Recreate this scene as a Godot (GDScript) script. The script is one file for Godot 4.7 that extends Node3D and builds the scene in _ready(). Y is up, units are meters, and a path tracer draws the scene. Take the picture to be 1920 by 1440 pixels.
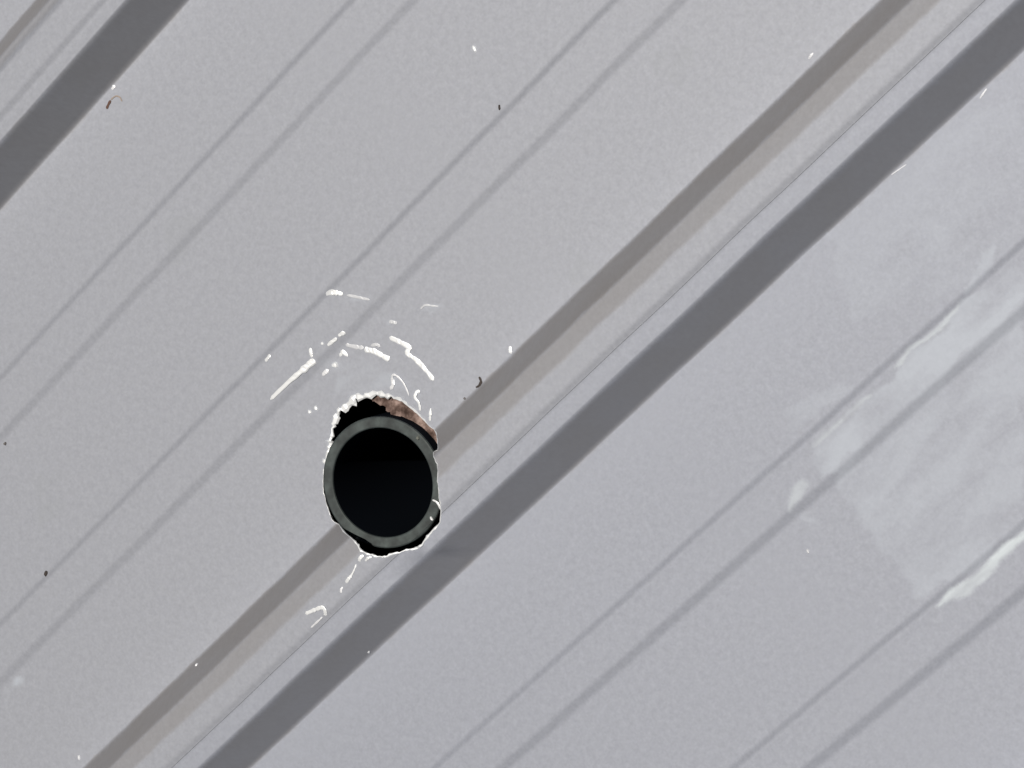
extends Node3D
# A pale ribbed metal roof seen from about a metre above, with a rough hole cut for a plastic vent pipe.
# Roof frame: u runs across the ribs, v along them, both in millimetres; h is the height above the flat of the sheet.

const PERIOD := 305.0
const EAVES := 3.0
var mats := {}
var hole_rows := []
var hole := PackedVector2Array()
var burr := []
var names := {}
var rounded := {}
var sway := FastNoiseLite.new()
var rag := FastNoiseLite.new()
var rib_lap := [[-29.00, 0.00], [-15.60, 26.00], [-5.70, 29.40], [4.40, 29.40], [8.00, 28.00], [17.10, 27.40], [30.55, 0.00]]
var rib_double := [[-30.50, 0.00], [-13.90, 24.60], [-10.90, 25.50], [-6.00, 29.40], [7.70, 29.50], [11.60, 27.70], [18.50, 28.20], [30.50, 0.00]]
var rib_minor := [[-13.0, 0.0], [-9.6, 2.0], [-5.5, 1.75], [8.9, 1.8], [13.6, 0.0]]


func along(pts: Array, x: float) -> float:
	if x <= pts[0][0]:
		return pts[0][1]
	for i in range(1, pts.size()):
		if x <= pts[i][0]:
			return lerpf(pts[i - 1][1], pts[i][1], (x - pts[i - 1][0]) / (pts[i][0] - pts[i - 1][0]))
	return pts[-1][1]


func sharp(u: float) -> float:
	var k := floorf((u + 60.0) / PERIOD)
	var q := u - k * PERIOD
	if q < 50.0:
		return along(rib_double if int(k) % 3 == 0 else rib_lap, q)
	return along(rib_minor, q - (105.5 if q < 152.0 else PERIOD - 105.5))


func height(u: float, v: float) -> float:
	if not rounded.has(u):
		var sum := 0.0
		for o in [-1.0, -0.5, 0.0, 0.5, 1.0]:
			sum += sharp(u + o)
		rounded[u] = sum * 0.2
	var s: float = rounded[u]
	s += 0.4 * sway.get_noise_2d(u * 0.8, v * 0.35)      # the sheet is never quite flat
	var d := Vector2(u - DENT.x, v - DENT.y)
	d.y -= 0.5 * d.x
	if d.x * d.x < 400.0 and d.y < 1.5 and d.y > -30.0:    # the shoulder is creased where it was cut
		s -= 5.0 * exp(-d.x * d.x / 40.0) * (clampf(1.0 + d.y / 28.0, 0.0, 1.0) if d.y < 0.0 else 1.0 - d.y / 1.5)
	return s


const DENT := Vector2(325.0, -78.0)


func at(u: float, v: float, h: float) -> Vector3:
	return Vector3((u - 286.0 + 0.4 * sway.get_noise_1d(v * 1.6 + 7000.0)) * 0.001, EAVES + h * 0.001, -v * 0.001)


func on(u: float, v: float, lift := 0.0) -> Vector3:
	return at(u, v, height(u, v) + lift)


func tilt(u: float, v: float) -> Vector3:
	var du := (height(u + 0.3, v) - height(u - 0.3, v)) / 0.6
	var dv := (height(u, v + 2.0) - height(u, v - 2.0)) / 4.0
	return Vector3(-du, 1.0, dv).normalized()


func numbered(called: String) -> String:
	names[called] = names.get(called, -1) + 1
	return called if names[called] == 0 else "%s_%03d" % [called, names[called]]


func put(called: String, mesh: Mesh, m: Material, parent: Node3D) -> MeshInstance3D:
	var o := MeshInstance3D.new()
	o.name = called
	o.mesh = mesh
	o.material_override = m
	parent.add_child(o, true)
	return o


func tag(o: Node3D, label: String, category: String, group := "") -> void:
	o.set_meta("label", label)
	o.set_meta("category", category)
	if group:
		o.set_meta("group", group)


func paint(c: Color, rough: float, metal: float) -> StandardMaterial3D:
	var m := StandardMaterial3D.new()
	m.albedo_color = c.linear_to_srgb()
	m.roughness = rough
	m.metallic = metal
	return m


func noise_picture(freq: float, s: int, lo: Color, hi: Color, size := 1024, as_bumps := false, strength := 1.0, octaves := 4, gain := 0.6) -> NoiseTexture2D:
	var n := FastNoiseLite.new()
	n.seed = s
	n.frequency = freq
	n.noise_type = FastNoiseLite.TYPE_SIMPLEX_SMOOTH
	n.fractal_octaves = octaves
	n.fractal_gain = gain
	var t := NoiseTexture2D.new()
	t.width = size
	t.height = size
	t.seamless = true
	t.noise = n
	if as_bumps:
		t.as_normal_map = true
		t.bump_strength = strength
	else:
		var g := Gradient.new()
		g.set_color(0, lo)
		g.set_color(1, hi)
		t.color_ramp = g
	return t


# ---- the worn film and dust, and rib shade and highlights put into the colour, drawn into a mask over one 800 mm square of roof
var cloud := FastNoiseLite.new()


func smear(into: Image, pts: Array, strength: float, tone := Color(0.750, 0.790, 0.845), even := false) -> void:
	var size := into.get_width()
	var poly := PackedVector2Array()
	var box := Rect2()
	for i in pts.size():
		var p := Vector2((pts[i][0] + 100.0) / 800.0, (pts[i][1] + 400.0) / 800.0) * size
		poly.append(p)
		box = Rect2(p, Vector2.ZERO) if i == 0 else box.expand(p)
	box = box.grow(8.0)
	for y in range(maxi(0, int(box.position.y)), mini(size, int(box.end.y))):
		for x in range(maxi(0, int(box.position.x)), mini(size, int(box.end.x))):
			var w := Vector2(cloud.get_noise_2d(x * 2.0, y * 2.0), cloud.get_noise_2d(x * 2.0 + 900.0, y * 2.0)) * (1.2 if even else (7.0 if strength < 0.69 else 3.5))
			var inside := 0.0
			for o in [Vector2(-1.2, 0.3), Vector2(1.1, 0.9), Vector2(0.2, -1.4), Vector2(-0.5, 1.6), Vector2(0.5, 0.1)]:
				inside += 0.2 if Geometry2D.is_point_in_polygon(Vector2(x, y) + w + o, poly) else 0.0
			if inside > 0.0:
				var n := cloud.get_noise_2d(x * 2.4 + 300.0, y * 0.8)
				var grain := 0.9 + 0.2 * n if even else clampf((0.9 if strength > 0.69 else 0.66) + 1.1 * n, 0.05, 1.0)
				var c := into.get_pixel(x, y)
				var share := strength * grain * inside
				if share > c.a:
					into.set_pixel(x, y, Color(tone, clampf(share, 0.0, 1.0)))


var grain: NoiseTexture2D
var peel: NoiseTexture2D


func sheet_paint(wear_and_shade: Image, tint: Color) -> StandardMaterial3D:
	var m := paint(tint, ROUGH, METAL)
	if grain == null:
		grain = noise_picture(0.15, 5, Color(0.90, 0.90, 0.904), Color(1.0, 1.0, 1.0), 1024, false, 1.0, 3, 1.3)
		peel = noise_picture(0.12, 9, Color.BLACK, Color.WHITE, 1024, true, 1.0)
	m.albedo_texture = grain
	m.normal_enabled = true
	m.normal_texture = peel
	m.normal_scale = 0.04
	if wear_and_shade:
		wear_and_shade.generate_mipmaps()
		m.detail_enabled = true
		m.detail_blend_mode = BaseMaterial3D.BLEND_MODE_MIX
		m.detail_albedo = ImageTexture.create_from_image(wear_and_shade)
	return m


const ROUGH := 0.68
const METAL := 0.34


# ---- sheet metal
func columns(u0: float, u1: float) -> PackedFloat32Array:
	var cuts := []
	var k0 := int(floorf(u0 / PERIOD)) - 1
	for k in range(k0, k0 + 7):
		for pts in [rib_lap, rib_double]:
			for p in pts:
				for o in [-1.2, -0.6, 0.0, 0.6, 1.2]:
					cuts.append(k * PERIOD + p[0] + o)
		for c in [105.5, PERIOD - 105.5]:
			for p in rib_minor:
				for o in [-1.2, -0.6, 0.0, 0.6, 1.2]:
					cuts.append(k * PERIOD + c + p[0] + o)
	var x := u0
	while x < u1:
		cuts.append(x)
		x += 12.0
	cuts.sort()
	var kept := PackedFloat32Array([u0])
	for c in cuts:
		if c > kept[-1] + 0.35 and c < u1 - 0.3:
			kept.append(c)
	kept.append(u1)
	return kept


func rows(fine: bool) -> PackedFloat32Array:
	var r := PackedFloat32Array()
	var v := -3000.0
	while v < 3000.0:
		r.append(v)
		v += (8.0 if absf(v) < 440.0 else 60.0) if fine else 300.0
	r.append(3000.0)
	return r


func panel(u0: float, u1: float, under_until: float, fine: bool) -> ArrayMesh:
	var st := SurfaceTool.new()
	st.begin(Mesh.PRIMITIVE_TRIANGLES)
	var us := columns(u0, u1)
	var vs := rows(fine)
	var box := Rect2(hole[0], Vector2.ZERO)
	for p in hole:
		box = box.expand(p)
	var seen := {}
	var vert := func(q: Vector2) -> void:
		if not seen.has(q):
			seen[q] = [tilt(q.x, q.y), on(q.x, q.y, -0.5 if q.x < under_until else 0.0)]
		st.set_normal(seen[q][0])
		st.set_uv(Vector2((q.x + 100.0) / 800.0, (q.y + 400.0) / 800.0))
		st.add_vertex(seen[q][1])
	for i in us.size() - 1:
		for j in vs.size() - 1:
			var cell := PackedVector2Array([Vector2(us[i], vs[j]), Vector2(us[i + 1], vs[j]), Vector2(us[i + 1], vs[j + 1]), Vector2(us[i], vs[j + 1])])
			if box.intersects(Rect2(cell[0], cell[2] - cell[0])):
				for piece in Geometry2D.clip_polygons(cell, hole):
					var ids := Geometry2D.triangulate_polygon(piece)
					for e in range(0, ids.size(), 3):
						var tri := [piece[ids[e]], piece[ids[e + 1]], piece[ids[e + 2]]]
						if (tri[1] - tri[0]).cross(tri[2] - tri[0]) > 0.0:
							tri.reverse()
						for q in tri:
							vert.call(q)
			else:
				for id in [0, 2, 1, 0, 3, 2]:
					vert.call(cell[id])
	# the cut end of the sheet at its lap, one sheet thick
	for j in vs.size() - 1:
		var a := on(u1, vs[j])
		var b := on(u1, vs[j + 1])
		var down := Vector3(0, -0.00045, 0)
		st.set_normal(Vector3(1, 0, 0))
		for p in [a, b + down, b, a, a + down, b + down]:
			st.set_uv(Vector2.ZERO)
			st.add_vertex(p)
	st.index()
	st.generate_tangents()
	return st.commit()


func refine_hole() -> void:
	var n := hole_rows.size()
	for i in n:
		var a = hole_rows[(i - 1 + n) % n]
		var b = hole_rows[i]
		var c = hole_rows[(i + 1) % n]
		var d = hole_rows[(i + 2) % n]
		for k in 4:
			var t := k / 4.0
			var q := Vector2(b[0], b[1]).cubic_interpolate(Vector2(c[0], c[1]), Vector2(a[0], a[1]), Vector2(d[0], d[1]), t)
			var wide: float = lerpf(b[2] + b[3], c[2] + c[3], t)
			var j := hole.size()
			q += Vector2(rag.get_noise_2d(j * 9.0, 0.0), rag.get_noise_2d(j * 9.0, 70.0)) * (0.25 + 0.3 * wide)
			hole.append(q)
			burr.append([lerpf(b[2], c[2], t), lerpf(b[3], c[3], t)])


func burr_mesh() -> ArrayMesh:
	# the torn, turned-up lip of bare metal all round the cut
	var st := SurfaceTool.new()
	st.begin(Mesh.PRIMITIVE_TRIANGLES)
	st.set_smooth_group(-1)
	var rings := []
	var n := hole.size()
	for i in n:
		var q := hole[i]
		var side := (hole[(i + 1) % n] - hole[(i - 1 + n) % n]).normalized()
		var away := Vector2(-side.y, side.x)
		if Geometry2D.is_point_in_polygon(q + away * 0.8, hole):
			away = -away
		var jag := 0.2 + 2.9 * absf(rag.get_noise_2d(i * 31.0, 400.0))
		var jag2 := 0.2 + 2.9 * absf(rag.get_noise_2d(i * 37.0, 800.0))
		var o: float = burr[i][0] * jag
		var w: float = burr[i][1] * jag2
		var a := q + away * o
		var b := q + away * o * 0.4
		var c := q - away * w * 0.6
		var d := q - away * w
		var lift := 0.25 + 0.35 * o
		# heights inside the hole are taken from the sheet at the edge
		var base := height(q.x, q.y)
		rings.append([on(a.x, a.y, 0.06), on(b.x, b.y, lift), at(c.x, c.y, base + lift * 0.8), at(d.x, d.y, base - 0.2), at(q.x, q.y, base - 0.9)])
	for i in n:
		var p = rings[i]
		var r = rings[(i + 1) % n]
		for k in 4:
			for v in [p[k], r[k], r[k + 1], p[k], r[k + 1], p[k + 1]]:
				st.add_vertex(v)
	st.generate_normals()
	return st.commit()


func torn_sheet(torn: Array, h: float) -> ArrayMesh:
	var edge := PackedVector2Array()
	var n := torn.size()
	for i in n:
		var a := Vector2(torn[i][0], torn[i][1])
		var b := Vector2(torn[(i + 1) % n][0], torn[(i + 1) % n][1])
		for k in 6:
			var q := a.lerp(b, k / 6.0)
			var j := edge.size() * 7.0
			edge.append(q + Vector2(rag.get_noise_2d(j, 10.0), rag.get_noise_2d(j, 210.0)) * 1.8)
	var mid := Vector2.ZERO
	for q in edge:
		mid += q / edge.size()
	var st := SurfaceTool.new()
	st.begin(Mesh.PRIMITIVE_TRIANGLES)
	st.set_smooth_group(-1)
	var radii := [0.0, 6.0, 30.0, 300.0, 6000.0]
	for i in edge.size():
		var a := edge[i]
		var b := edge[(i + 1) % edge.size()]
		var da := (a - mid).normalized()
		var db := (b - mid).normalized()
		for k in 4:
			var q := [a + da * radii[k], b + db * radii[k], b + db * radii[k + 1], a + da * radii[k + 1]]
			for s in 4:
				q[s] = Vector2(clampf(q[s].x, -2100.0, 2690.0), clampf(q[s].y, -2960.0, 2960.0))
			var hs := [h + 1.2 * rag.get_noise_2d(a.x * 3, a.y * 3), h + 1.2 * rag.get_noise_2d(b.x * 3, b.y * 3)]
			var w0 := hs if k == 0 else [h, h]
			for id in [0, 1, 2, 0, 2, 3]:
				var hh: float = w0[id] if id < 2 else h
				st.add_vertex(at(q[id].x, q[id].y, hh))
		for p in [[a, 0.0], [b, 0.0], [b, -1.0], [a, 0.0], [b, -1.0], [a, -1.0]]:
			st.add_vertex(at(p[0].x, p[0].y, h + 1.2 * rag.get_noise_2d(p[0].x * 3, p[0].y * 3) + p[1]))
	st.generate_normals()
	return st.commit()


func turned(profile: Array, sides := 96, wobble := 0.0) -> ArrayMesh:
	# a lathe: rows of [radius, height] in millimetres about the origin
	var st := SurfaceTool.new()
	st.begin(Mesh.PRIMITIVE_TRIANGLES)
	st.set_smooth_group(-1)
	for i in sides:
		for k in profile.size() - 1:
			var q := []
			for s in [[i, k], [i + 1, k], [i + 1, k + 1], [i, k + 1]]:
				var ang: float = TAU * (s[0] % sides) / sides
				var r: float = profile[s[1]][0]
				var w: float = 1.0 + wobble * sin(ang * 2.0 + 0.7) / 33.0
				q.append(Vector3(cos(ang) * r * w, profile[s[1]][1], sin(ang) * r * w) * 0.001)
			for id in [0, 1, 2, 0, 2, 3]:
				st.add_vertex(q[id])
	st.generate_normals()
	st.index()
	return st.commit()


# ---- loose bits
func ribbon(called: String, label: String, mat: String, pts: Array, on_rim: bool) -> void:
	var fine := []
	for i in pts.size() - 1:
		var a = pts[maxi(i - 1, 0)]
		var b = pts[i]
		var c = pts[i + 1]
		var d = pts[mini(i + 2, pts.size() - 1)]
		for k in 5:
			var t := k / 5.0
			var row := []
			for e in 4:
				row.append(cubic_interpolate(b[e], c[e], a[e], d[e], t))
			fine.append(row)
	fine.append(pts[-1])
	var o := Vector3.ZERO
	var first = pts[0]
	var origin := at(first[0], first[1], 6.1) if on_rim else on(first[0], first[1])
	var st := SurfaceTool.new()
	st.begin(Mesh.PRIMITIVE_TRIANGLES)
	st.set_smooth_group(-1)
	var rings := []
	var salt: float = first[0] * 7.0 + first[1] * 3.0
	for i in fine.size():
		var f = fine[i]
		var g = fine[mini(i + 1, fine.size() - 1)]
		var e = fine[maxi(i - 1, 0)]
		var side := Vector2(g[0] - e[0], g[1] - e[1]).normalized().orthogonal()
		var half: float = f[2] * 0.5 * (1.0 + 0.6 * rag.get_noise_2d(i * 19.0, salt))
		if i == 0 or i == fine.size() - 1:
			half *= 0.25
		var lift: float = f[3] * 0.45 + 0.04
		var ring := []
		var skew := 0.14 * rag.get_noise_2d(i * 17.0, salt + 90.0)
		for s in [[-1.0, 0.0], [-0.6, 0.10], [0.6, 0.12], [1.0, 0.0], [0.0, -0.12]]:
			var ragged := 1.0 + 0.22 * rag.get_noise_2d(i * 33.0, salt + 300.0 + 50.0 * signf(s[0]))
			var q: Vector2 = Vector2(f[0], f[1]) + side * half * s[0] * ragged
			var up: float = lift + half * (s[1] + skew * s[0])
			ring.append((at(q.x, q.y, 6.1 + up) if on_rim else on(q.x, q.y, maxf(up, 0.03))) - origin)
		rings.append(ring)
	for i in rings.size() - 1:
		for k in 5:
			var m := (k + 1) % 5
			for v in [rings[i][k], rings[i][m], rings[i + 1][m], rings[i][k], rings[i + 1][m], rings[i + 1][k]]:
				st.add_vertex(v)
	for e in [0, rings.size() - 1]:
		for k in range(1, 4):
			for v in [rings[e][0], rings[e][k], rings[e][k + 1]]:
				st.add_vertex(v)
	st.generate_normals()
	var b := put(numbered(called), st.commit(), mats[mat], self)
	b.position = origin
	tag(b, label, "metal shaving" if called == "metal_shaving" else "leaf fragment", "metal shavings round the hole" if called == "metal_shaving" else "")


func chip(called: String, label: String, mat: String, s: Array, on_rim: bool) -> void:
	# an angular crumb: s is u, v, width, length, turn
	var st := SurfaceTool.new()
	st.begin(Mesh.PRIMITIVE_TRIANGLES)
	st.set_smooth_group(-1)
	var origin := at(s[0], s[1], 5.9) if on_rim else on(s[0], s[1], -0.05)
	var up := Vector3.UP if on_rim else tilt(s[0], s[1])
	var l := Vector2(cos(s[4]), sin(s[4]))
	var long := Vector3(l.x, 0, -l.y)
	long = (long - up * long.dot(up)).normalized()
	var wide := up.cross(long)
	var low := []
	var top := []
	var tall: float = 0.28 * minf(s[2], s[3]) if mat in ["bare", "dull", "film"] else 0.5 * minf(s[2], s[3])
	for k in 9:
		var a := TAU * k / 9.0
		var r := 0.5 * (1.0 + 0.45 * rag.get_noise_2d(k * 57.0, s[0] * 11.0 + s[1]))
		var p: Vector3 = (long * cos(a) * s[3] + wide * sin(a) * s[2]) * r * 0.001
		low.append(p)
		top.append(p * 0.62 + up * tall * (1.0 + 0.3 * rag.get_noise_2d(k * 71.0, s[0])) * 0.001)
	var peak: Vector3 = up * tall * 0.00112
	for k in 9:
		var m := (k + 1) % 9
		for v in [low[k], low[m], top[m], low[k], top[m], top[k], top[k], top[m], peak]:
			st.add_vertex(v)
	st.generate_normals()
	var b := put(numbered(called), st.commit(), mats[mat], self)
	b.position = origin
	if called == "metal_chip":
		tag(b, label, "metal chip", "loose metal chips")
	else:
		tag(b, label, "dirt speck", "dirt specks")


func _ready() -> void:
	# camera
	var cam := Camera3D.new()
	cam.name = "camera"
	cam.transform = Transform3D(Basis(Vector3(0.639346, -0.358004, -0.680492), Vector3(-0.751524, -0.103761, -0.651495), Vector3(0.162629, 0.927937, -0.335388)), Vector3(0.184304, 4.052652, -0.380000))
	cam.fov = 18.5866
	cam.near = 0.05
	cam.far = 900.0
	add_child(cam)
	cam.current = true
	# sky
	var sky_look := ProceduralSkyMaterial.new()
	sky_look.sky_top_color = Color(0.45, 0.48, 0.55)
	sky_look.sky_horizon_color = Color(0.66, 0.69, 0.72)
	sky_look.sky_curve = 0.2
	sky_look.ground_bottom_color = Color(0.2, 0.18, 0.16)
	sky_look.ground_horizon_color = Color(0.45, 0.45, 0.43)
	sky_look.sun_angle_max = 1.0
	var env := Environment.new()
	env.background_mode = Environment.BG_SKY
	env.sky = Sky.new()
	env.sky.sky_material = sky_look
	env.background_energy_multiplier = 0.17
	env.tonemap_mode = Environment.TONE_MAPPER_LINEAR
	env.tonemap_exposure = 1.15
	env.sdfgi_enabled = true
	env.ssao_enabled = true
	env.ssil_enabled = true
	var world := WorldEnvironment.new()
	world.name = "environment"
	world.environment = env
	add_child(world)
	# sun, high and to the left of the photograph
	var sun := DirectionalLight3D.new()
	sun.name = "sun"
	sun.light_energy = 1.0
	sun.light_color = Color(1.0, 0.962, 0.91)
	sun.light_angular_distance = 0.53
	sun.shadow_enabled = true
	add_child(sun)
	var towards := Vector3(-0.115, 0.97, -0.20).normalized()
	sun.position = towards * 20.0
	sun.look_at_from_position(towards * 20.0, Vector3.ZERO, Vector3(0, 0, -1))

	for n in [[sway, 3, 0.006], [rag, 8, 0.05], [cloud, 21, 0.016]]:
		n[0].seed = n[1]
		n[0].frequency = n[2]
		n[0].noise_type = FastNoiseLite.TYPE_SIMPLEX_SMOOTH
	cloud.fractal_octaves = 4
	sway.fractal_octaves = 2

	mats.bare = paint(Color(0.89, 0.94, 1.0), 0.45, 0.3)
	mats.dull = paint(Color(0.82, 0.86, 0.93), 0.5, 0.3)
	mats.film = paint(Color(0.60, 0.635, 0.70), 0.5, 0.2)
	mats.dark = paint(Color(0.05, 0.042, 0.04), 0.8, 0.0)
	mats.rust = paint(Color(0.12, 0.07, 0.055), 0.85, 0.0)
	mats.straw = paint(Color(0.34, 0.29, 0.26), 0.85, 0.0)
	mats.grime_and_shade = paint(Color(0.15, 0.145, 0.15), 0.8, 0.0)
	mats.crumb = paint(Color(0.16, 0.175, 0.16), 0.7, 0.0)

	# ground round the building
	var ground_look := paint(Color(0.16, 0.14, 0.11), 0.95, 0.0)
	ground_look.albedo_texture = noise_picture(0.03, 31, Color(0.55, 0.6, 0.45), Color(1, 0.96, 0.9))
	ground_look.uv1_triplanar = true
	ground_look.uv1_world_triplanar = true
	ground_look.uv1_scale = Vector3(0.25, 0.25, 0.25)
	var sheet := PlaneMesh.new()
	sheet.size = Vector2(1600, 1600)
	var ground := put("ground", sheet, ground_look, self)
	ground.set_meta("kind", "structure")

	# the roof
	hole_rows.append_array([[235.45, -68.85, 1.3063, 2.9138], [238.23, -62.578, 1.0879, 2.9074], [242.7, -56.844, 0.92298, 2.5646], [248.06, -53.112, 0.92129, 1.5109], [254.21, -50.153, 0.80127, 0.76387], [260.67, -48.615, 0.55182, 0.43604], [266.7, -47.783, 0.38515, 0.25234], [272.72, -47.506, 0.30688, 0.22985], [277.41, -46.003, 0.25074, 0.21371], [282.37, -43.943, 0.24289, 0.20938], [287.74, -42.784, 0.25717, 0.20947]])
	hole_rows.append_array([[286.95, -45.689, 0.2575, 0.20963], [290.78, -45.648, 0.27141, 0.20967], [294.5, -46.524, 0.28709, 0.20965], [300.08, -50.635, 0.31469, 0.21194], [303.49, -53.237, 0.31478, 0.22765], [306.91, -55.839, 0.30892, 0.23615], [310.47, -58.382, 0.29662, 0.23619], [314.86, -64.032, 0.31604, 0.54808], [315.92, -69.529, 0.39387, 0.91675], [316.42, -75.145, 0.5484, 1.1405], [316.75, -81.558, 0.65847, 0.9254]])
	hole_rows.append_array([[313.98, -85.782, 0.7344, 0.67444], [312.12, -90.218, 0.79452, 0.47081], [309.45, -95.69, 0.79624, 0.43938], [307.99, -98.612, 0.7971, 0.42428], [304.3, -101.61, 0.79823, 0.40135], [299.63, -104.78, 0.79951, 0.45064], [295.8, -105.17, 0.78544, 0.47351], [290.01, -106.4, 0.5119, 0.35204], [280.66, -115.19, 0.28052, 0.23377], [273.95, -120.3, 0.20881, 0.17401], [268.03, -118.61, 0.16431, 0.13756]])
	hole_rows.append_array([[262.37, -116.02, 0.1732, 0.14645], [257.23, -112.81, 0.18198, 0.15524], [253.05, -108.46, 0.29787, 0.2096], [249.73, -104.26, 1.1082, 0.64537], [247.28, -100.21, 1.9141, 1.1136], [244.73, -96.296, 2.0218, 1.2218], [242.56, -93.087, 2.103, 1.3036], [239.37, -88.788, 2.0372, 1.6101], [236.18, -83.928, 1.9114, 1.9803], [235.25, -79.88, 1.7743, 2.2547], [235.1, -74.125, 1.5212, 2.6264]])
	refine_hole()
	var roof := Node3D.new()
	roof.name = "metal_roof"
	roof.position = Vector3.ZERO
	add_child(roof)
	tag(roof, "pale grey ribbed sheet metal roof with a rough hole cut beside a tall rib", "roof")
	var left_wear_and_shade := Image.create(1024, 1024, false, Image.FORMAT_RGBA8)
	left_wear_and_shade.fill(Color(0.75, 0.783, 0.845, 0.0))
	var right_wear_and_shade := left_wear_and_shade.duplicate()
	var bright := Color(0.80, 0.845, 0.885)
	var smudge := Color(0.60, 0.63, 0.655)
	var grime_and_shade := Color(0.585, 0.585, 0.595)
	var dust_and_shade := Color(0.57, 0.555, 0.545)
	for u in [[-31.0, -14.5, 0.6], [-14.5, -9.0, 0.25], [275.5, 289.6, 0.62], [289.6, 299.0, 0.38]]:      # dust on the rib shoulders, and shade of the left faces painted in
		smear(left_wear_and_shade, [[u[0], -400.0], [u[1], -400.0], [u[1], 400.0], [u[0], 400.0]], u[2], dust_and_shade, true)
	smear(left_wear_and_shade, [[18.5, -400.0], [31.0, -400.0], [31.0, 400.0], [18.5, 400.0]], 0.6, grime_and_shade, true)  # shade of the right rib face, painted as a greyer, darker strip
	smear(right_wear_and_shade, [[322.3, -400.0], [335.8, -400.0], [335.8, 400.0], [322.3, 400.0]], 0.6, grime_and_shade, true)  # same painted shade on the right face of the lap rib
	smear(right_wear_and_shade, [[403.88, 90.353], [402.72, 106.11], [404.21, 127.73], [402.83, 151.66], [403.26, 175.33], [401.49, 190.53], [403.57, 222.9], [420.3, 207.84], [418.45, 188.72], [418.14, 165.31], [419.5, 143.47], [421.44, 111.85], [418.14, 84.88], [411.64, 86.317]], 0.55)
	smear(right_wear_and_shade, [[419.48, 62.893], [412.31, 71.808], [411.77, 76.283], [417.12, 78.979], [418.96, 71.535], [420.52, 63.622]], 0.75, bright)
	smear(right_wear_and_shade, [[428.02, 93.169], [436.34, 98.011], [447.26, 103.95], [452.94, 112.77], [462.42, 118.06], [468.62, 107.28], [464.1, 95.7], [452.14, 92.498], [440.11, 89.277]], 0.38)
	smear(right_wear_and_shade, [[426.21, 107.22], [439.04, 118.38], [437.33, 130.35], [431.57, 149.32], [440.54, 161.7], [433.55, 173.06], [441.77, 188.31], [464.39, 168.06], [466.99, 151.47], [465.14, 129.35], [453.37, 119.32], [441.48, 109.19]], 0.28)
	smear(right_wear_and_shade, [[433.55, 173.06], [440.11, 180.62], [451.04, 175.84], [460.76, 152], [458.86, 141.83], [444.2, 160.1]], 0.3)
	smear(right_wear_and_shade, [[467.69, 95.952], [480.71, 101.56], [487.16, 99.195], [480.34, 94.958]], 0.3)
	smear(right_wear_and_shade, [[394.99, 192.52], [390.94, 201.24], [389.14, 217.98], [393.7, 215.56], [397.95, 203.42], [399.56, 192.08]], 0.45)
	smear(right_wear_and_shade, [[496.32, 85.887], [494.87, 103.07], [494.75, 120.22], [495.58, 141.37], [498.92, 138.35], [499.38, 122.79], [500.34, 101.52], [497.91, 88.239]], 1, bright)  # highlight along the second minor rib, painted into the colour
	smear(right_wear_and_shade, [[403.15, 90.503], [401.92, 112.19], [403.62, 130.02], [405.43, 130.12], [403.73, 112.28], [405.34, 92.055]], 0.8, bright)  # thin painted highlight beside the crease of the first minor rib
	smear(right_wear_and_shade, [[401.83, 145.65], [400.3, 164.25], [400.59, 182.83], [400.59, 190.45], [402.84, 182.52], [402, 166.22], [403.46, 148.48]], 0.7, bright)  # the same painted highlight, farther along that crease
	smear(right_wear_and_shade, [[424.35, 64.177], [429.61, 68.429], [433.39, 66.784], [429, 63.56]], 0.3)
	smear(right_wear_and_shade, [[383.92, 93.896], [389.77, 122.64], [395.88, 127.7], [395.4, 103.24], [391.48, 90.606]], 0.22)
	smear(right_wear_and_shade, [[353.71, 192.14], [360.43, 203.25], [376.25, 209.39], [388.03, 205.54], [381.57, 192.71], [364.59, 190.92]], 0.25)
	smear(right_wear_and_shade, [[403.71, 105.73], [406.3, 149.91], [417.63, 209.96], [494.31, 141.27], [492.58, 104.39], [489.16, 84.387], [454.9, 85.509], [430.65, 87.378]], 0.34)
	smear(right_wear_and_shade, [[321.49, 169.15], [329.39, 222.46], [350.94, 269.31], [392.87, 231.77], [392.46, 181.49], [373.77, 145.83]], 0.14)
	smear(left_wear_and_shade, [[217.15, -329.41], [214.25, -322.78], [215.49, -318.41], [218.18, -321.08], [219.22, -325.84]], 0.8)
	smear(left_wear_and_shade, [[220.07, -339.82], [217.57, -332.64], [219.64, -330.94], [222.76, -338.74]], 0.4)
	smear(left_wear_and_shade, [[227.58, -73.761], [223.32, -66.452], [226.56, -56.655], [234.35, -46.905], [243.27, -43.496], [252.77, -44.626], [242.97, -53.126], [235.39, -61.879]], 0.3)
	smear(left_wear_and_shade, [[195.56, -36.345], [204.99, -27.747], [208.24, -27.652], [200.18, -35.129]], 0.5)
	smear(left_wear_and_shade, [[226.78, -12.495], [226.96, -8.3633], [232.4, -2.2381], [232.98, -4.3359], [229.42, -8.7424]], 0.5)
	smear(left_wear_and_shade, [[219.04, -28.358], [223.6, -24.79], [224.36, -26.701], [221.14, -29.165]], 0.5)
	smear(left_wear_and_shade, [[211, -70.331], [216.97, -60.371], [227.3, -50.154], [229.23, -53.592], [217.74, -69.21]], 0.25)
	smear(left_wear_and_shade, [[220.05, 161.5], [228.99, 172.57], [241.52, 167.99], [238.03, 157.21], [226.37, 153.88]], 0.45, smudge)
	smear(left_wear_and_shade, [[260.69, 67.842], [285.89, 78.726], [286.46, 60.798], [266.37, 55.166]], 0.2, smudge)
	smear(left_wear_and_shade, [[100.92, -88.677], [109.44, -71.329], [124.64, -74.731], [122.05, -97.771]], 0.15, smudge)
	smear(left_wear_and_shade, [[145.19, -240.41], [151.66, -223.95], [169.89, -237.4], [163.52, -253.95]], 0.15, smudge)
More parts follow.
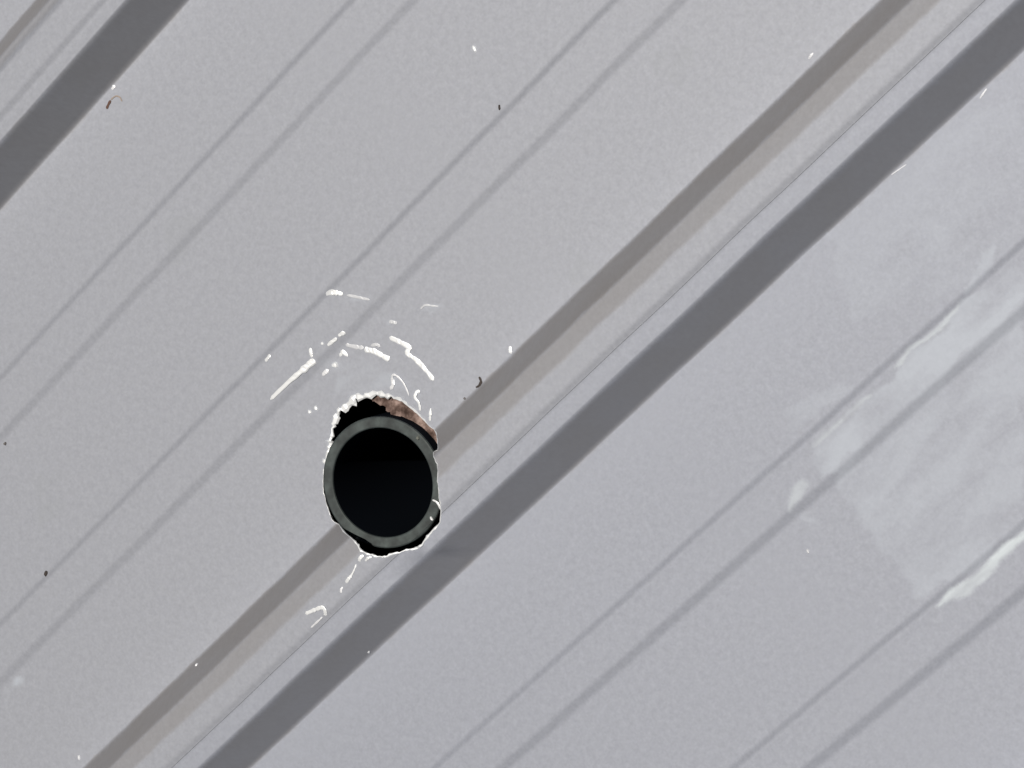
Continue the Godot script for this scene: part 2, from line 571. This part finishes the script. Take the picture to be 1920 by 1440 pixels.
	var left_look := sheet_paint(left_wear_and_shade, Color(0.426, 0.460, 0.535))
	var right_look := sheet_paint(right_wear_and_shade, Color(0.420, 0.458, 0.545))
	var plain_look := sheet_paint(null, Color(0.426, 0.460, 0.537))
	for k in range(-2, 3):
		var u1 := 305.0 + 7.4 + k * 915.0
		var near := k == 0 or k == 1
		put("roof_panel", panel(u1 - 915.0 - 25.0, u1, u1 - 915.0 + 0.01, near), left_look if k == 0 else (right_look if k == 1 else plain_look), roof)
	put("cut_edge", burr_mesh(), mats.bare, roof).set_meta("label", "ragged bright burr of bare metal round the cut hole")
	var torn = [[236.67, -66.593], [243.16, -62.744], [249.84, -60.301], [253.85, -60.531], [259.14, -56.815], [265.01, -54.863], [270.66, -52.735], [277.49, -53.304], [283.34, -52.961], [293.97, -55.974], [315.11, -72.046], [321.54, -97.803], [308.4, -117.26], [290.84, -128.87], [267.84, -129], [246.68, -112], [232.6, -95.201], [229.42, -79.09], [231.89, -70.498]]
	var felt := paint(Color(0.54, 0.42, 0.39), 0.95, 0.0)
	felt.albedo_texture = noise_picture(0.02, 41, Color(0.2, 0.15, 0.13), Color(1, 1, 1), 512)
	felt.uv1_triplanar = true
	felt.uv1_scale = Vector3(12, 12, 12)
	put("underlayment", torn_sheet(torn, -3.0), felt, roof).set_meta("label", "torn reddish brown underlayment under the metal sheet")

	# the walls that carry it, closed underneath so that the roof space is dark
	var wall_look := paint(Color(0.33, 0.31, 0.28), 0.8, 0.0)
	var shed := Node3D.new()
	shed.name = "building_wall"
	shed.position = Vector3(0, 0, 0)
	add_child(shed)
	tag(shed, "plain closed walls carrying the metal roof", "wall")
	for w in [[Vector3(0, 1.49, 2.9), Vector3(4.5, 2.98, 0.12)], [Vector3(0, 1.49, -2.9), Vector3(4.5, 2.98, 0.12)], [Vector3(-2.2, 1.49, 0), Vector3(0.12, 2.98, 5.68)], [Vector3(2.2, 1.49, 0), Vector3(0.12, 2.98, 5.68)]]:
		var b := BoxMesh.new()
		b.size = w[1]
		put("wall", b, wall_look, shed).position = w[0]

	# the vent pipe
	var where: Vector2 = Vector2(277.4873, -83.8621)
	var pipe := Node3D.new()
	pipe.name = "vent_pipe"
	pipe.position = at(where.x, where.y, 6.0)
	add_child(pipe)
	tag(pipe, "dark grey plastic vent pipe standing open in the hole of the roof", "pipe")
	var ro: float = 32.6390
	var ri: float = 26.9798
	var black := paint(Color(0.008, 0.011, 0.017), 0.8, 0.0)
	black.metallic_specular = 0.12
	var rim_look := paint(Color(0.096, 0.126, 0.13), 0.6, 0.0)
	rim_look.albedo_texture = noise_picture(0.009, 51, Color(0.5, 0.5, 0.52), Color(1, 1, 1), 512)
	rim_look.uv1_triplanar = true
	rim_look.uv1_scale = Vector3(16, 16, 16)
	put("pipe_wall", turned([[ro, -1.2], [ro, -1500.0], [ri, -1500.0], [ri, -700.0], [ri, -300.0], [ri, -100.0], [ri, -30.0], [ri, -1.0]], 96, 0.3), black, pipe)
	put("cut_rim", turned([[ri, -1.0], [ri + 0.25, -0.25], [ri + 0.7, 0.0], [ro - 0.9, 0.0], [ro - 0.3, -0.3], [ro, -1.2]], 96, 0.3), rim_look, pipe)
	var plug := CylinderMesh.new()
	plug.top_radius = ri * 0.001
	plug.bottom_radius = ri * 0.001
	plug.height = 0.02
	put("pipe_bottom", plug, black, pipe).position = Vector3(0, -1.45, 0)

	# swarf, chips and dirt lying on the sheet
	ribbon("metal_shaving", "long bright shaving lying diagonally left of the hole, tapering to its lower end", "bare", [[206.53, -103.59, 1.9346, 0.4], [206.75, -92.211, 2.1693, 1], [207.35, -82.509, 2.6438, 1.2], [207.95, -74.898, 3.3572, 0.8], [208.34, -71.198, 2.8744, 0.3]], false)
	ribbon("metal_shaving", "long kinked shaving curving down to the right, above right of the hole", "bare", [[226.48, -33.457, 1.8902, 0.3], [231.41, -31.034, 2.5954, 1], [237.09, -28.947, 2.5917, 1.2], [238.63, -31.584, 2.1217, 1.4], [243.92, -30.322, 2.3548, 1.2], [250.91, -29.9, 2.1169, 0.9], [257.52, -30.302, 1.8802, 0.3]], false)
	ribbon("metal_shaving", "short thick bright bar of metal pointing down right, straight above the hole", "bare", [[221.94, -47.837, 3.0863, 0.6], [225.75, -44.687, 2.8448, 0.8], [230.71, -42.639, 2.3676, 0.6], [234.51, -41.098, 2.6018, 0.3]], false)
	ribbon("metal_shaving", "broken streak shaving rising to the right on the minor rib, above the diagonal shaving", "bare", [[207.78, -60.915, 1.1942, 0.2], [207.98, -57.868, 1.909, 0.6], [208.55, -54.415, 1.4302, 0.8]], false)
	ribbon("metal_shaving", "small forked scrap touching the right end of the broken streak", "bare", [[208.18, -53.216, 1.4298, 0.3], [208.73, -50.603, 2.1429, 0.6], [209.61, -49.25, 1.1898, 0.3]], false)
	ribbon("metal_shaving", "short upright scrap standing off the top end of the long diagonal shaving", "bare", [[202.35, -68.726, 1.4374, 0.3], [204.47, -70.354, 1.6772, 0.8], [206.41, -71.381, 1.1981, 0.4]], false)
	ribbon("metal_shaving", "small triangular scrap left of the thick bright bar", "bare", [[215.62, -60.295, 1.1924, 0.2], [215.23, -57.504, 2.1447, 0.6], [218.5, -56.999, 0.95261, 0.3]], false)
	ribbon("metal_shaving", "isolated horizontal white shaving topmost above the hole, on the minor rib", "bare", [[188.42, -44.022, 1.4298, 0.3], [189.82, -41.182, 2.3809, 0.8], [192.69, -38.374, 2.1402, 0.8], [194.98, -36.995, 1.4258, 0.3]], false)
	ribbon("metal_shaving", "small slanting sliver on the minor rib crease, farthest left of the shavings", "bare", [[190.61, -92.292, 1.4495, 0.2], [190.44, -90.034, 1.69, 0.5], [189.88, -87.818, 1.2065, 0.2]], false)
	ribbon("metal_shaving", "dull grey sliver just below left of the square chip", "dull", [[216.2, -74.238, 1.1971, 0.2], [216.2, -71.389, 2.153, 0.5], [216.39, -69.541, 1.1954, 0.3]], false)
	ribbon("metal_shaving", "pale curled wire of swarf arching down to the hole, above its top right", "dull", [[243.12, -47.305, 1.1833, 0.4], [241.38, -44.865, 1.4194, 1.6], [243.46, -43.279, 0.94553, 2.2], [247.83, -43.082, 0.94489, 2], [252.01, -44.296, 0.7085, 1.4], [254.49, -45.466, 0.47233, 0.6]], false)
	ribbon("metal_shaving", "knotted bit of swarf hanging below the arching curled wire", "dull", [[245.62, -50.877, 1.6578, 0.4], [244.64, -47.965, 2.13, 1], [242.73, -46.54, 1.893, 0.6]], false)
	ribbon("metal_shaving", "twisted S-shaped shaving at the upper right edge of the hole", "bare", [[257.27, -40.236, 1.1786, 1], [255.76, -40.373, 1.6504, 1.6], [257.11, -43.234, 1.4155, 2], [260.53, -43.72, 1.1792, 1.6], [263.77, -46.013, 1.1795, 0.6]], false)
	ribbon("metal_shaving", "straight spike of metal at the far upper right edge of the hole", "bare", [[266.53, -40.788, 0.70633, 1.2], [268.64, -43.18, 1.1777, 1.2], [270.75, -45.573, 1.1782, 0.3]], false)
	ribbon("metal_shaving", "tiny upright sliver right of the hole, at the foot of the tall rib", "bare", [[271.87, 11.496, 1.3901, 0.6], [273.38, 10.079, 1.6221, 0.8], [274.87, 9.4313, 0.92688, 0.3]], false)
	ribbon("metal_shaving", "bright hooked shaving on the tall rib below the hole", "bare", [[302.61, -150.01, 1.7006, 0.4], [304.37, -144.86, 1.9401, 1], [305.96, -140.77, 1.9374, 1.4], [308.02, -140.34, 1.9366, 1.2], [310.26, -142.31, 1.4527, 0.3]], false)
	ribbon("metal_shaving", "faint thin tail of swarf below the bright hooked shaving", "dull", [[309.59, -143.91, 0.7268, 0.4], [309.67, -147.2, 0.96999, 0.7], [309.45, -152.56, 0.97155, 0.2]], false)
	ribbon("metal_shaving", "small bright sliver with a thin tail on the tall rib just below the hole", "bare", [[305.33, -122.24, 1.2044, 0.2], [304.9, -119.85, 1.9259, 0.8], [304.46, -117.06, 0.96221, 0.7], [303.45, -114.12, 0.72114, 0.6], [302.09, -111.64, 0.72075, 0.2]], false)
	ribbon("metal_shaving", "faint speck-like sliver between the hooked shaving and the sliver with a tail", "dull", [[307.33, -127.72, 0.96483, 0.2], [306.18, -126.63, 1.2058, 0.4], [305.77, -125.04, 0.72321, 0.2]], false)
	ribbon("metal_shaving", "bent white scrap stuck to the lower left burr of the hole", "bare", [[302.22, -109.4, 1.2004, 0.3], [301.25, -107.69, 1.68, 1], [301.39, -105.46, 1.439, 0.6]], false)
	ribbon("metal_shaving", "short scrap beside the bent one under the lower burr of the hole", "bare", [[304.02, -106.79, 0.95937, 0.2], [303.97, -104.38, 1.4381, 0.8], [304.67, -102.7, 0.95813, 0.4]], false)
	ribbon("metal_shaving", "thin white streak at the foot of the tall rib, near the top right corner", "film", [[338.63, 254.61, 0.53195, 0.2], [338.03, 257.04, 0.85054, 0.4], [337.42, 259.8, 0.63739, 0.2]], false)
	ribbon("metal_shaving", "fine pale thread along the shaded foot of the tall rib, in the upper right", "film", [[336.72, 202.92, 0.3895, 0.2], [337.26, 206.68, 0.5619, 0.3], [337.94, 211.28, 0.3884, 0.2]], false)
	ribbon("metal_shaving", "pale upright flake on the flat by the upper end of the tall rib", "film", [[272.19, 210.27, 0.87213, 0.2], [271.81, 211.96, 1.3076, 0.4], [271.6, 213.82, 0.65343, 0.2]], false)
	ribbon("metal_shaving", "little bright flake above the rusty thread, at the foot of the far left rib", "dull", [[32.584, -62.215, 0.97878, 0.2], [32.264, -60.593, 1.7122, 0.5], [32.33, -59.35, 0.97803, 0.2]], false)
	ribbon("metal_shaving", "grey squiggle of fine swarf right of the isolated topmost shaving", "film", [[227.35, -11.466, 0.70421, 0.2], [227.71, -8.2993, 1.1725, 0.5], [230.35, -5.7295, 0.93697, 0.4], [232.78, -3.3763, 0.702, 0.2]], false)
	ribbon("metal_shaving", "faint grey smudge of swarf between squiggle and kinked shaving", "film", [[220.75, -28.405, 1.1806, 0.1], [222.46, -26.868, 1.8876, 0.3], [224.17, -25.729, 1.1791, 0.1]], false)
	ribbon("metal_shaving", "pale smeared strip of film left of the thick bright bar", "film", [[213.5, -53.834, 1.9048, 0.15], [217.53, -50.849, 2.1399, 0.2], [221.17, -47.506, 1.8993, 0.15]], false)
	ribbon("metal_shaving", "pale loop of film at the right end of the smeared strip", "film", [[222.88, -43.946, 1.1856, 0.3], [224.79, -40.977, 1.6579, 0.5], [226.5, -41.022, 1.4207, 0.3]], false)
	ribbon("metal_shaving", "pale faint streak right of the isolated topmost shaving, across the rib crease", "film", [[196.53, -35.661, 0.94994, 0.1], [202.3, -31.16, 1.4219, 0.15], [206.52, -28.001, 0.9465, 0.1]], false)
	ribbon("metal_shaving", "curl of clear swarf sticking to the right rim of the pipe", "bare", [[301.19, -68.655, 0.70929, 1.5], [303.04, -67.676, 0.9452, 2], [305.1, -67.678, 0.94492, 2], [307.37, -68.659, 0.70867, 1]], true)
	ribbon("leaf_fragment", "dark curved sliver of leaf above right of the hole, at the foot of the rib", "dark", [[271.87, -10.984, 0.93289, 0.3], [274.31, -11.75, 1.3992, 0.8], [275.1, -14.026, 1.1666, 0.6], [274.57, -15.831, 0.93386, 0.2]], false)
	ribbon("leaf_fragment", "pale brown crooked thread touching the rusty thread, foot of the far left rib", "straw", [[35.817, -66.26, 0.61216, 0.6], [36.394, -62.901, 0.73385, 0.8], [38.489, -61.473, 0.73334, 0.8], [40.884, -62.08, 0.61103, 0.3]], false)
	ribbon("leaf_fragment", "rust brown bent thread at the foot of the far left rib", "rust", [[37.384, -71.294, 0.98064, 0.3], [36.504, -68.681, 1.4701, 0.7], [36.01, -66.449, 0.97949, 0.8]], false)
	chip("metal_chip", "lone white chip on the flat near the top middle", "bare", [155.31, 95.501, 2.043, 3.83, 2.853], false)
	chip("metal_chip", "square white chip between the diagonal shaving and the thick bar", "bare", [217.16, -65.411, 3.98, 3.184, 2.378], false)
	chip("metal_chip", "larger white chip of the pair left of the hole top", "bare", [225.7, -88.239, 2.134, 3.201, 2.765], false)
	chip("metal_chip", "smaller white chip of the pair left of the hole top", "bare", [224.74, -92.235, 2.137, 2.137, 2.377], false)
	chip("metal_chip", "dot-like chip at the left end of the broken streak shaving", "bare", [205.08, -62.389, 1.859, 1.859, 2.377], false)
	chip("metal_chip", "white speck near the bottom left corner of the roof", "dull", [269.96, -323.28, 1.698, 3.113, 2.564], false)
	chip("metal_chip", "small pale crumb at the shaded foot of the tall rib below the hole", "dull", [334.45, -150.12, 1.605, 2.14, 2.765], false)
	chip("metal_chip", "tiny glassy bead at the upper edge of the tall rib, bottom left", "dull", [278.75, -229.77, 2.207, 2.207, 2.37], false)
	chip("metal_chip", "faint tiny fleck on the right flat below the scuffed rib end", "film", [439.4, 57.288, 1.486, 2.725, 2.76], false)
	chip("dirt_speck", "dark speck on the crease of the upper minor rib, top middle", "dark", [184.46, 85.756, 1.275, 2.805, 2.481], false)
	chip("dirt_speck", "black speck on the crease of the lower minor rib, left side", "dark", [186.63, -268.93, 1.974, 3.665, 2.167], false)
	chip("dirt_speck", "grey speck on the flat at the far left edge", "grime_and_shade", [120.81, -239.31, 1.975, 2.257, 2.359], false)
	chip("dirt_speck", "grey crumb on the foot of the tall rib right of the hole", "grime_and_shade", [274.71, -24.052, 1.3, 1.56, 3.138], false)
	chip("metal_chip", "white chip lying on the lower right of the pipe rim", "bare", [307.56, -75.858, 1.578, 2.367, 2.956], true)
	chip("dirt_speck", "pale crumb lying on the upper right of the pipe rim", "crumb", [273.86, -53.681, 2.363, 2.626, 2.382], true)
	chip("dirt_speck", "pale crumb lying on the lower left of the pipe rim", "crumb", [289.37, -113.68, 2.133, 1.866, 2.379], true)
